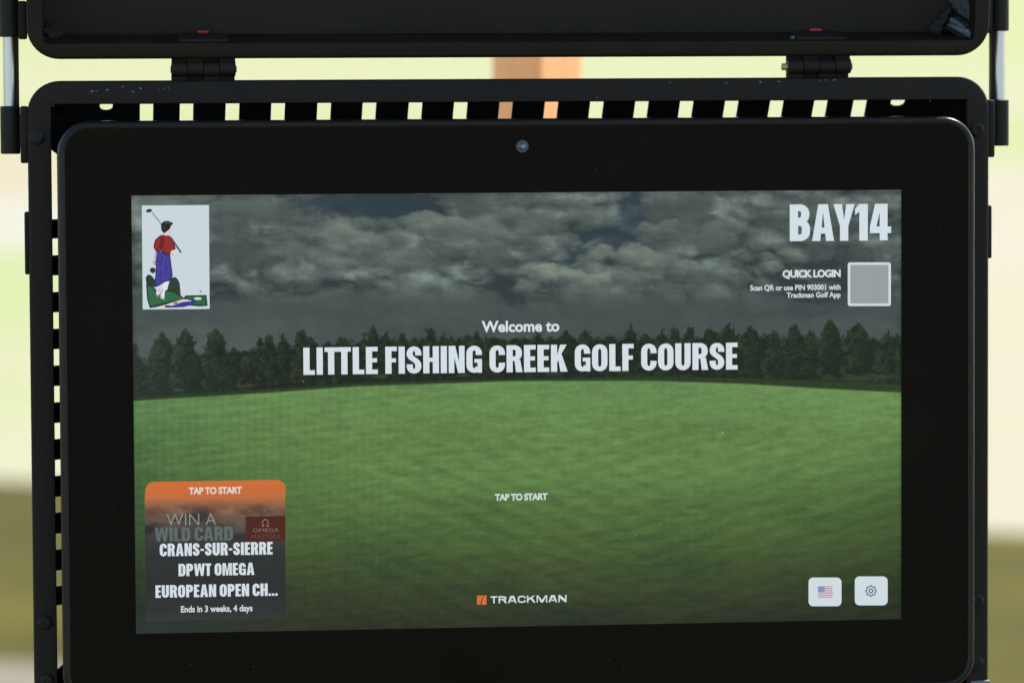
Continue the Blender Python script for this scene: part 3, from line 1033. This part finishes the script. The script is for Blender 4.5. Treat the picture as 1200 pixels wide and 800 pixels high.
# ------------------------------------------------------------------ condensed bold capitals
def glyphs(s, b_):
    """s: stem width, b_: bar thickness for cap height 1"""
    G = {}

    def corner(cx, cy_, rx, ry, a0, a1, n=8):
        return [(cx + rx * math.cos(math.radians(a0 + (a1 - a0) * i / n)), cy_ + ry * math.sin(math.radians(a0 + (a1 - a0) * i / n))) for i in range(n + 1)]

    def stroke(path, closed=False):
        n = len(path)
        lo_, hi_ = [], []
        for i in range(n):
            if closed:
                a, c = path[(i - 1) % n], path[(i + 1) % n]
            else:
                a, c = path[max(i - 1, 0)], path[min(i + 1, n - 1)]
            tx, ty = c[0] - a[0], c[1] - a[1]
            l = math.hypot(tx, ty) or 1
            tx, ty = tx / l, ty / l
            h = math.sqrt((s / 2 * ty) ** 2 + (b_ / 2 * tx) ** 2)
            lo_.append((path[i][0] + ty * h, path[i][1] - tx * h))
            hi_.append((path[i][0] - ty * h, path[i][1] + tx * h))
        out = []
        for i in range(n if closed else n - 1):
            j = (i + 1) % n
            out.append([lo_[i], lo_[j], hi_[j], hi_[i]])
        return out

    def box(x0, y0, x1, y1):
        return [[(x0, y0), (x1, y0), (x1, y1), (x0, y1)]]

    def bez(p0_, p1_, p2_, p3_, n=14):
        return [tuple((1 - u) ** 3 * p0_[k_] + 3 * (1 - u) ** 2 * u * p1_[k_] + 3 * (1 - u) * u * u * p2_[k_] + u ** 3 * p3_[k_] for k_ in (0, 1)) for u in [i / n for i in range(n + 1)]]

    h = b_ / 2
    ry = 0.20

    def o_path(w_):
        L, Rr, rx = s / 2, w_ - s / 2, (w_ - s) / 2
        return L, Rr, rx, w_ / 2

    w_ = 0.57
    L, Rr, rx, mx = o_path(w_)
    ring = corner(mx, 1 - h - ry, rx, ry, 0, 180) + corner(mx, h + ry, rx, ry, 180, 360)
    G['O'] = (w_, stroke(ring, True))
    G['C'] = (w_ - 0.01, stroke([(Rr, 0.645)] + corner(mx, 1 - h - ry, rx, ry, 0, 180) + corner(mx, h + ry, rx, ry, 180, 360) + [(Rr, 0.36)]))
    G['G'] = (w_, stroke([(Rr, 0.655)] + corner(mx, 1 - h - ry, rx, ry, 0, 180) + corner(mx, h + ry, rx, ry, 180, 330)) + box(mx + 0.01, 0.37, w_, 0.37 + b_ * 0.85) + box(w_ - s * 0.72, 0, w_, 0.37))
    G['U'] = (w_, stroke([(L, 1)] + [(L, h + ry + 0.02)] + corner(mx, h + ry, rx, ry, 180, 360) + [(Rr, h + ry + 0.02), (Rr, 1)]))
    ws = 0.54
    L, Rr, rx, mx = o_path(ws)
    sp = [(Rr, 0.665)] + corner(mx, 1 - h - 0.18, rx, 0.18, 0, 180) + bez((L, 0.80 - h), (L, 0.52), (Rr, 0.52), (Rr, 0.20 + h)) + corner(mx, h + 0.18, rx, 0.18, 0, -180) + [(L, 0.34)]
    G['S'] = (ws, stroke(sp))
    wd = 0.57
    Rr = wd - s / 2
    G['D'] = (wd, box(0, 0, s, 1) + stroke([(s * 0.98, 1 - h), (s + 0.06, 1 - h)] + corner(s + 0.06, 1 - h - 0.2, Rr - s - 0.06, 0.2, 90, 0) + corner(s + 0.06, h + 0.2, Rr - s - 0.06, 0.2, 0, -90) + [(s * 0.98, h)]))

    def bowl(wd_, yt, yb):
        r_ = wd_ - s / 2
        rr = min(0.17, (yt - yb) / 2 - h)
        return stroke([(s * 0.98, yt - h), (s + 0.05, yt - h)] + corner(s + 0.05, yt - h - rr, r_ - s - 0.05, rr, 90, 0) + corner(s + 0.05, yb + h + rr, r_ - s - 0.05, rr, 0, -90) + [(s * 0.98, yb + h)])

    G['P'] = (0.55, box(0, 0, s, 1) + bowl(0.55, 1, 0.40))
    G['R'] = (0.575, box(0, 0, s, 1) + bowl(0.565, 1, 0.42) + [[(0.575 - s * 1.02, 0), (0.585, 0), (0.50, 0.46), (0.29, 0.46)]])
    G['B'] = (0.57, box(0, 0, s, 1) + bowl(0.555, 1, 0.46) + bowl(0.575, 0.46 + b_ * 0.75, 0))
    G['L'] = (0.415, box(0, 0, s, 1) + box(s, 0, 0.415, b_))
    G['E'] = (0.43, box(0, 0, s, 1) + box(s, 0, 0.43, b_) + box(s, 1 - b_, 0.43, 1) + box(s, 0.43, 0.405, 0.43 + b_ * 0.9))
    G['F'] = (0.42, box(0, 0, s, 1) + box(s, 1 - b_, 0.42, 1) + box(s, 0.42, 0.39, 0.42 + b_ * 0.9))
    G['I'] = (s, box(0, 0, s, 1))
    G['T'] = (0.475, box(0.2375 - s / 2, 0, 0.2375 + s / 2, 1 - b_) + box(0, 1 - b_, 0.475, 1))
    G['H'] = (0.575, box(0, 0, s, 1) + box(0.575 - s, 0, 0.575, 1) + box(s, 0.5 - b_ * 0.45, 0.575 - s, 0.5 + b_ * 0.45))
    G['N'] = (0.58, box(0, 0, s * 0.9, 1) + box(0.58 - s * 0.9, 0, 0.58, 1) + [[(0.58 - s * 1.05, 0), (0.58 - s * 0.9, 0), (0.58 - s * 0.9, 0.42), (s * 1.05, 1), (s * 0.9, 1), (s * 0.9, 0.58)]])
    G['M'] = (0.76, box(0, 0, s * 0.86, 1) + box(0.76 - s * 0.86, 0, 0.76, 1) + [[(0.30, 0), (0.38, 0), (0.38, 0.34), (s * 1.15, 1), (s * 0.86, 1), (s * 0.86, 0.82)], [(0.38, 0), (0.46, 0), (0.76 - s * 0.86, 0.82), (0.76 - s * 0.86, 1), (0.76 - s * 1.15, 1), (0.38, 0.34)]])
    wa = 0.62
    G['A'] = (wa, [[(0, 0), (s * 0.97, 0), (wa / 2, 0.78), (wa / 2, 1), (wa / 2 - 0.135, 1)], [(wa, 0), (wa / 2 + 0.135, 1), (wa / 2, 1), (wa / 2, 0.78), (wa - s * 0.97, 0)], [(0.20, 0.20), (wa - 0.20, 0.20), (wa - 0.225, 0.20 + b_ * 0.9), (0.225, 0.20 + b_ * 0.9)]])
    wk = 0.60
    G['K'] = (wk, box(0, 0, s, 1) + [[(s, 0.34), (0.36, 0.62), (wk - 0.02, 1), (wk - s * 1.15, 1), (s, 0.62)], [(wk - s * 1.12, 0), (wk + 0.01, 0), (0.385, 0.665), (0.265, 0.47)]])
    wy = 0.60
    G['Y'] = (wy, box(wy / 2 - s / 2, 0, wy / 2 + s / 2, 0.40) + [[(wy / 2 - s / 2, 0.40), (wy / 2, 0.40), (wy / 2, 0.56), (s * 1.02, 1), (0, 1)], [(wy / 2, 0.40), (wy / 2 + s / 2, 0.40), (wy, 1), (wy - s * 1.02, 1), (wy / 2, 0.56)]])
    ww = 0.88
    a4 = ww / 4
    G['W'] = (ww, [[(a4 - s * 0.42, 0), (a4 + s * 0.42, 0), (s * 0.92, 1), (0, 1)], [(a4 - s * 0.1, 0), (a4 + s * 0.42, 0), (ww / 2 + s * 0.30, 1), (ww / 2 - s * 0.42, 1)], [(ww - a4 - s * 0.42, 0), (ww - a4 + s * 0.1, 0), (ww / 2 + s * 0.42, 1), (ww / 2 - s * 0.30, 1)], [(ww - a4 - s * 0.42, 0), (ww - a4 + s * 0.42, 0), (ww, 1), (ww - s * 0.92, 1)]])
    G['1'] = (0.36, box(0.36 - s * 1.02, 0, 0.36, 1) + [[(0, 0.70), (0.36 - s * 1.02, 0.79), (0.36 - s * 1.02, 1), (0.13, 0.92), (0, 0.865)]])
    w4 = 0.60
    xs = w4 - 0.10
    G['4'] = (w4, box(xs - s * 0.95, 0, xs, 0.20) + box(xs - s * 0.95, 0.20 + b_, xs, 1) + box(0, 0.20, w4, 0.20 + b_) + [[(0, 0.20 + b_), (0.185, 0.20 + b_), (xs - s * 0.95, 0.78), (xs - s * 0.95, 1), (xs - s * 1.5, 1)]])
    G['-'] = (0.28, box(0, 0.38, 0.28, 0.38 + b_ * 0.9))
    G['.'] = (0.19, box(0, 0, 0.19, 0.19))
    return G


GL = glyphs(0.226, 0.166)
GLX = glyphs(0.105, 0.20)
GL2 = glyphs(0.235, 0.18)


def span(pxl, pxr, pyt, pyb):
    """measured text box in photo pixels -> left x, right x, baseline y, cap height in mm"""
    pm_y = (pyt + pyb) / 2
    xl, _ = at(pxl, pm_y)
    xr, _ = at(pxr, pm_y)
    _, yt = at((pxl + pxr) / 2, pyt)
    _, yb = at((pxl + pxr) / 2, pyb)
    return xl, xr, yb, yt - yb


def caps(name, body, pxl, pxr, pyt, pyb, parent, col=WHITE, gl=None, gap=0.075, space=0.21, z=ZT):
    gl = gl or GL
    xl, xr, yb, ch_ = span(pxl, pxr, pyt, pyb)
    cur, pieces = 0.0, []
    for i, chh in enumerate(body):
        if chh == ' ':
            cur += space
            continue
        w_, ps = gl[chh]
        pieces += [[(cur + px_, py_) for px_, py_ in p] for p in ps]
        kern = 0.0
        if i + 1 < len(body) and body[i:i + 2] in ('AY', 'TT', 'LT', 'Y1', 'CA', 'PA', 'WT'):
            kern = {'AY': 0.075, 'Y1': 0.05, 'TT': 0.06, 'LT': 0.03}.get(body[i:i + 2], 0.03)
        cur += w_ + gap - kern
    cur -= gap
    k_ = (xr - xl) / cur
    mb_ = MB()
    for p in pieces:
        vs2 = [(xl + a * k_, yb + b2 * ch_, z) for a, b2 in p]
        mb_.add(vs2, [tuple(range(len(vs2)))], col)
    return mb_.build(name, M['px'], parent, smooth=False, colours=True)


CAPH = None


def text_mesh(body, offset, spacing):
    cu = bpy.data.curves.new("text", 'FONT')
    cu.body = body
    cu.size = 1.0
    cu.offset = offset
    cu.space_character = spacing
    cu.resolution_u = 4
    ob = bpy.data.objects.new("text", cu)
    COL.objects.link(ob)
    dg = bpy.context.evaluated_depsgraph_get()
    me = bpy.data.meshes.new_from_object(ob.evaluated_get(dg))
    bpy.data.objects.remove(ob)
    bpy.data.curves.remove(cu)
    return me


def words(name, body, pxl, pxr, pyt, pyb, parent, col=WHITE, bold=0.0, spacing=1.0, z=ZT):
    global CAPH
    if CAPH is None:
        ref = text_mesh("H", 0, 1)
        CAPH = max(v.co.y for v in ref.vertices)
        bpy.data.meshes.remove(ref)
    xl, xr, yb, ch_ = span(pxl, pxr, pyt, pyb)
    me = text_mesh(body, bold, spacing)
    x0 = min(v.co.x for v in me.vertices)
    x1 = max(v.co.x for v in me.vertices)
    kx, ky = (xr - xl) / (x1 - x0), ch_ / (CAPH + bold)
    mb_ = MB()
    mb_.add([(xl + (v.co.x - x0) * kx, yb + v.co.y * ky, z) for v in me.vertices], [tuple(p.vertices) for p in me.polygons], col)
    bpy.data.meshes.remove(me)
    return mb_.build(name, M['px'], parent, smooth=False, colours=True)


def flat(mb_, pts_px, z, col, grad=None):
    n = len(pts_px)
    o = len(mb_.v)
    mb_.add([(*at(a, b2), z) for a, b2 in pts_px], [tuple(range(n))], col)


def rr_px(x0, x1, y0, y1, r, n=8, top_only=False):
    pts = []
    for (cx, cy_, a0) in ((x1 - r, y0 + r, -90), (x1 - r, y1 - r, 0), (x0 + r, y1 - r, 90), (x0 + r, y0 + r, 180)):
        rr = r
        if top_only and a0 in (0, 90):
            pts.append((x1, y1) if a0 == 0 else (x0, y1))
            continue
        for i in range(n + 1):
            a = math.radians(a0 + 90 * i / n)
            pts.append((cx + rr * math.cos(a), cy_ + rr * math.sin(a)))
    return pts


# ---- headline texts
caps("headline_text", "LITTLE FISHING CREEK GOLF COURSE", 355.5, 864.5, 404.3, 436.0, disp, gap=0.066)
words("welcome_text", "Welcome to", 564.5, 655.6, 375.6, 388.3, disp, bold=0.030)
caps("bay_number_text", "BAY14", 925.6, 1044.4, 239.2, 282.2, disp, gap=0.06, gl=GL2)
words("login_heading", "QUICK LOGIN", 917.2, 985.3, 316.2, 324.6, disp, bold=0.042, spacing=0.93)
words("login_hint_text", "Scan QR or use PIN 903001 with", 879.2, 985.2, 333.6, 339.8, disp, bold=0.032, col=(204, 215, 219))
words("login_hint_text", "Trackman Golf App", 922, 985.2, 342.4, 348.4, disp, bold=0.034, col=(204, 215, 219))
words("start_prompt_text", "TAP TO START", 580, 641.8, 578.0, 585.6, disp, bold=0.042, col=(205, 218, 214), spacing=0.94)

# ---- plain tile where the login code sits (left blank)
mb = MB()
flat(mb, rr_px(993.6, 1044.2, 307.4, 358.6, 2.6), ZT, (206, 216, 221))
flat(mb, rr_px(996.6, 1041.2, 310.4, 355.6, 0.8), ZT + 0.03, (150, 158, 162))
mb.build("blank_code_tile", M['px'], disp, smooth=False, colours=True)

# ---- maker's logo at the foot of the page
mb = MB()
flat(mb, [(559, 697.3), (570.2, 697.1), (570.2, 708), (559, 708.2)], ZT, (206, 112, 62))
flat(mb, [(563.0, 708.1), (564.0, 702.8), (566.8, 697.15), (567.5, 697.15), (565.2, 702.6), (564.3, 708.1)], ZT + 0.03, (70, 58, 44))
flat(mb, [(559, 699.4), (562.2, 698.7), (563.6, 697.3), (563.0, 697.3), (562, 698.2), (559, 698.9)], ZT + 0.03, (110, 74, 50))
mb.build("logo_mark", M['px'], disp, smooth=False, colours=True)
caps("logo_text", "TRACKMAN", 575, 664, 697.4, 705.8, disp, gl=GLX, gap=0.09, col=(208, 218, 216))

# ---- language and settings buttons
for (x0, x1, y0, y1, kind) in ((947.6, 986.3, 676.3, 709.9, 'flag'), (1001.8, 1040.4, 675.0, 708.9, 'gear')):
    mb = MB()
    flat(mb, rr_px(x0, x1, y0, y1, 5.6), ZT, (206, 219, 224))
    btn = mb.build("language_button" if kind == 'flag' else "settings_button", M['px'], mon, smooth=False, colours=True)
    mb = MB()
    if kind == 'flag':
        for k_ in range(13):
            ya = 686.6 + 13.4 * k_ / 13
            flat(mb, [(958.6, ya), (975.8, ya - 0.25), (975.8, ya + 13.4 / 13 - 0.25), (958.6, ya + 13.4 / 13)], ZT + 0.03, (178, 140, 148) if k_ % 2 == 0 else (212, 212, 218))
        flat(mb, [(958.6, 686.6), (966.6, 686.5), (966.6, 693.8), (958.6, 693.9)], ZT + 0.06, (126, 142, 176))
        for i in range(4):
            for j in range(3):
                ax_, ay_ = 959.9 + i * 1.85, 688.1 + j * 2.05
                flat(mb, [(ax_, ay_), (ax_ + 0.7, ay_), (ax_ + 0.7, ay_ + 0.7), (ax_, ay_ + 0.7)], ZT + 0.09, (168, 180, 200))
        mb.build("flag_icon", M['px'], btn, smooth=False, colours=True)
    else:
        cx, cy_ = 1020.8, 692.0
        n = 72

        def ringpx(r0, r1, lobes):
            for i in range(n):
                pts = []
                for (ii, rr) in ((i, r0), (i + 1, r0), (i + 1, r1), (i, r1)):
                    a = 2 * math.pi * ii / n
                    q = rr + (0.55 * math.cos(8 * a) if lobes else 0)
                    pts.append((cx + q * math.cos(a), cy_ + q * math.sin(a)))
                flat(mb, pts, ZT + 0.03, (84, 104, 108))
        ringpx(4.75, 6.3, True)
        ringpx(1.5, 2.9, False)
        mb.build("gear_icon", M['px'], btn, smooth=False, colours=True)

# ---- tournament card
def card_paint(x, y):
    X, Y = to_px(x, y)
    n = fbm(X / 22, Y / 10, 301, 5, 0.55)
    n3 = fbm(X / 9, Y / 7, 311, 4)
    c = np.empty(X.shape + (3,))
    st = [583, 590, 598, 606, 614, 624, 634, 650, 690, 715, 730]
    c[..., 0] = np.interp(Y, st, [178, 150, 122, 100, 84, 72, 60, 50, 46, 49, 51])
    c[..., 1] = np.interp(Y, st, [108, 100, 90, 82, 75, 69, 60, 52, 49, 54, 58])
    c[..., 2] = np.interp(Y, st, [70, 72, 72, 71, 69, 66, 60, 52, 48, 52, 54])
    k_ = sstep(585, 600, Y) * sstep(640, 612, Y)
    c = c * (1 + (0.75 * (n - 0.55) * k_)[..., None])
    dark = sstep(0.5, 0.62, fbm(X / 34, Y / 20, 331, 4)) * sstep(588, 600, Y) * sstep(640, 618, Y)
    c = c * (1 - 0.38 * dark[..., None]) + np.array([2, 8, 14.0]) * dark[..., None]
    c = c * (0.96 + 0.08 * n3)[..., None]
    under = sstep(716, 728, Y)
    c = c * (1 - 0.4 * under[..., None]) + np.array([56, 62, 60.0]) * 0.4 * under[..., None]
    return np.clip(c, 5, 255)


cx0, cyt = at(170.2, 655)[0], at(252, 584.5)[1]
cx1, cyb = at(334.6, 655)[0], at(252, 726)[1]
card = paint_grid("tournament_card", cx0, cx1, cyb, cyt, ZT, 0.5, card_paint, mon)
mb = MB()
xa, xb = at(170.2, 574)[0], at(334.6, 574)[0]
ya = at(252, 563.2)[1]
pts = []
r = 5.6
for i in range(9):
    a = math.radians(90 * i / 8)
    pts.append((xb - r + r * math.cos(a), ya - r + r * math.sin(a)))
for i in range(9):
    a = math.radians(90 + 90 * i / 8)
    pts.append((xa + r + r * math.cos(a), ya - r + r * math.sin(a)))
mid = 24
vs_ = [(p[0], p[1], ZT) for p in pts]
mb.add(vs_ + [(cx0, cyt, ZT), (cx1, cyt, ZT)], [tuple(range(20))], (205, 110, 56))
for i in (18, 19):
    mb.c[i] = (188, 108, 64)
mb.build("card_header", M['px'], card, smooth=False, colours=True)
words("card_header_text", "TAP TO START", 221.2, 283.6, 570.4, 578.2, card, bold=0.040, col=(226, 210, 200), spacing=0.94, z=ZT + 0.04)
words("card_banner_text", "WIN A", 195.2, 253.2, 601.6, 615.2, card, col=(140, 146, 140), bold=-0.012, z=ZT + 0.04)
caps("card_banner_text", "WILD CARD", 181.6, 273, 617.2, 633.6, card, col=(94, 106, 102), z=ZT + 0.04)
mb = MB()
flat(mb, [(288, 605.0), (334.5, 604.2), (334.5, 633), (288, 633.6)], ZT + 0.03, (78, 41, 35))
sp = mb.build("sponsor_panel", M['px'], card, smooth=False, colours=True)
# omega sign
mb = MB()
n = 20
for i in range(n):
    pp = []
    for (ii, rr) in ((i, 3.0), (i + 1, 3.0), (i + 1, 4.1), (i, 4.1)):
        a = math.radians(-235 + 290 * ii / n)
        pp.append((311 + rr * 0.95 * math.cos(a), 612.0 + rr * math.sin(a)))
    flat(mb, pp, ZT + 0.07, (140, 116, 108))
flat(mb, [(306.6, 616.6), (309.7, 616.6), (309.7, 615.4), (306.6, 615.4)], ZT + 0.07, (140, 116, 108))
flat(mb, [(312.3, 616.6), (315.4, 616.6), (315.4, 615.4), (312.3, 615.4)], ZT + 0.07, (140, 116, 108))
mb.build("sponsor_mark", M['px'], card, smooth=False, colours=True)
words("sponsor_text", "OMEGA", 296.5, 327, 618.6, 623.0, card, col=(132, 108, 100), z=ZT + 0.07)
words("sponsor_text", "MASTERS", 294.5, 328.5, 626.0, 630.6, card, col=(104, 72, 66), z=ZT + 0.07)
caps("card_title_text", "CRANS-SUR-SIERRE", 187.2, 319.5, 635.6, 650.4, card, gl=GL2, z=ZT + 0.10)
caps("card_title_text", "DPWT OMEGA", 209.2, 298, 659.6, 674.0, card, gl=GL2, z=ZT + 0.10)
caps("card_title_text", "EUROPEAN OPEN CH...", 182.2, 325.3, 684.2, 698.8, card, gl=GL2, z=ZT + 0.10)
words("card_deadline_text", "Ends in 3 weeks, 4 days", 212, 296, 708.9, 716.2, card, bold=0.030, col=(206, 214, 216), z=ZT + 0.10)

# ---- club crest: a golfer seen from behind, drawn on a white card
mb = MB()
flat(mb, [(166.2, 240.9), (244.9, 240.3), (245.7, 361.9), (167.3, 362.6)], ZT, (202, 213, 220))
crest = mb.build("club_crest", M['px'], mon, smooth=False, colours=True)
zc_ = [ZT + 0.03]


def cr(mb_, pts, col):
    flat(mb_, [(150 + a * 0.17488, 230 + b2 * 0.175) for a, b2 in pts], zc_[0], col)
    zc_[0] += 0.012


def ell(cx, cy_, rx, ry, a0=0, n=18):
    return [(cx + rx * math.cos(2 * math.pi * i / n) * math.cos(a0) - ry * math.sin(2 * math.pi * i / n) * math.sin(a0), cy_ + rx * math.cos(2 * math.pi * i / n) * math.sin(a0) + ry * math.sin(2 * math.pi * i / n) * math.cos(a0)) for i in range(n)]


def seg(xa_, ya_, xb_, yb_, w_):
    dx, dy = xb_ - xa_, yb_ - ya_
    l = math.hypot(dx, dy)
    nx_, ny_ = -dy / l * w_ / 2, dx / l * w_ / 2
    return [(xa_ + nx_, ya_ + ny_), (xb_ + nx_, yb_ + ny_), (xb_ - nx_, yb_ - ny_), (xa_ - nx_, ya_ - ny_)]


mb = MB()
DK = (42, 52, 48)
cr(mb, [(118, 545), (132, 524), (150, 526), (166, 540), (182, 562), (196, 606), (150, 612), (126, 600)], (44, 62, 52))
cr(mb, [(282, 560), (298, 544), (318, 540), (334, 556), (346, 578), (350, 620), (354, 668), (310, 650), (262, 630), (272, 590)], (46, 66, 54))
cr(mb, [(121, 588), (150, 598), (180, 615), (212, 652), (262, 626), (312, 636), (352, 664), (392, 690), (330, 706), (250, 726), (190, 742), (146, 748), (128, 690)], DK)
cr(mb, [(131, 600), (160, 608), (190, 640), (214, 664), (262, 636), (306, 644), (344, 668), (372, 686), (320, 694), (250, 712), (190, 728), (150, 734), (138, 690)], (52, 106, 70))
cr(mb, [(384, 664), (526, 660), (534, 734), (480, 738), (390, 730), (440, 704), (372, 682)], (40, 66, 54))
cr(mb, [(398, 670), (516, 668), (522, 724), (474, 726), (434, 722), (460, 702), (404, 684)], (48, 98, 68))
cr(mb, ell(468, 685, 26, 9), (206, 220, 214))
cr(mb, [(244, 738), (300, 716), (376, 706), (466, 698), (436, 724), (372, 742), (286, 746)], (58, 60, 136))
cr(mb, [(246, 728), (290, 712), (332, 700), (370, 688), (406, 696), (352, 712), (296, 732), (262, 738)], (214, 202, 204))
cr(mb, [(244, 732), (276, 730), (300, 738), (282, 746), (248, 744)], (58, 44, 58))
cr(mb, [(300, 716), (318, 708), (340, 710), (322, 720)], (78, 60, 60))
cr(mb, ell(487, 637, 9, 7), (150, 164, 172))
cr(mb, ell(487, 637, 5, 3.6), (96, 112, 124))
# legs and shoes
cr(mb, [(196, 596), (216, 594), (213, 640), (206, 674), (188, 668), (190, 640)], (222, 222, 230))
cr(mb, [(234, 566), (274, 558), (264, 604), (246, 642), (243, 690), (222, 684), (216, 650), (236, 600)], (226, 226, 232))
cr(mb, seg(232, 620, 218, 660, 4), (120, 96, 100))
cr(mb, seg(208, 610, 206, 640, 4), (110, 90, 96))
cr(mb, [(186, 656), (208, 662), (206, 678), (188, 672)], (150, 120, 124))
cr(mb, [(214, 668), (242, 676), (243, 692), (222, 686)], (196, 186, 192))
# arm hanging, glove
cr(mb, [(178, 358), (198, 366), (194, 410), (188, 462), (164, 460), (171, 400)], (196, 196, 208))
cr(mb, seg(190, 372, 184, 462, 5), (70, 66, 96))
cr(mb, seg(166, 440, 188, 446, 5), (110, 100, 120))
cr(mb, [(148, 484), (166, 476), (184, 484), (184, 506), (166, 518), (146, 502)], (64, 44, 56))
# knickerbockers
cr(mb, [(196, 362), (240, 376), (266, 394), (282, 384), (290, 450), (300, 530), (287, 566), (252, 572), (226, 588), (200, 604), (176, 592), (184, 520), (188, 450)], (50, 46, 112))
cr(mb, [(202, 372), (238, 384), (262, 400), (276, 396), (282, 452), (290, 528), (278, 558), (250, 562), (222, 578), (200, 592), (184, 584), (192, 520), (196, 450)], (70, 67, 148))
for (q) in ((228, 400, 216, 470, 7), (252, 420, 262, 500, 6), (222, 500, 212, 570, 7), (262, 470, 240, 540, 6), (205, 400, 200, 440, 5)):
    cr(mb, seg(*q), (56, 52, 126))
# shirt with dark braces
cr(mb, [(212, 264), (250, 254), (282, 266), (306, 298), (320, 350), (302, 376), (264, 394), (240, 378), (215, 365), (190, 372), (170, 342), (180, 294)], (84, 30, 36))
cr(mb, [(216, 272), (250, 262), (278, 272), (298, 300), (312, 348), (296, 368), (264, 384), (242, 370), (216, 356), (192, 360), (178, 340), (188, 298)], (146, 49, 48))
cr(mb, [(216, 276), (238, 268), (246, 300), (236, 346), (222, 360), (206, 340), (218, 310)], (104, 36, 40))
cr(mb, seg(262, 300, 250, 370, 6), (140, 42, 44))
cr(mb, seg(288, 300, 284, 366, 5), (132, 40, 42))
# club behind the neck and the hand on it
cr(mb, seg(286, 274, 356, 378, 11), (66, 72, 78))
cr(mb, [(288, 366), (316, 356), (322, 384), (300, 400), (284, 386)], (226, 212, 214))
cr(mb, seg(292, 384, 306, 396, 4), (120, 96, 96))
cr(mb, seg(158, 104, 226, 190, 9), (140, 156, 170))
cr(mb, ell(140, 97, 21, 11, -0.25), (46, 48, 58))
# head
cr(mb, [(256, 226), (286, 208), (296, 228), (288, 246), (276, 264), (244, 262), (238, 244)], (216, 204, 206))
cr(mb, [(220, 190), (238, 168), (268, 164), (302, 178), (298, 190), (286, 198), (284, 214), (262, 234), (240, 248), (224, 228)], (38, 40, 42))
cr(mb, seg(248, 176, 284, 180, 9), (76, 82, 84))
cr(mb, seg(236, 200, 250, 226, 7), (66, 70, 72))
mb.build("golfer_drawing", M['px'], crest, smooth=False, colours=True)
# stuck sub-pixels that glow red and orange
mb = MB()
for (px, py, cc) in ((355.6, 446.6, (235, 70, 60)), (846.8, 506.8, (215, 180, 110)), (774, 613, (130, 128, 84)), (745, 627, (150, 120, 80))):
    flat(mb, [(px - 0.9, py - 0.6), (px + 0.9, py - 0.6), (px + 0.9, py + 0.6), (px - 0.9, py + 0.6)], ZT, cc)
q = mb.build("stuck_pixels", M['px'], disp, smooth=False, colours=True)
q["kind"] = "stuff"
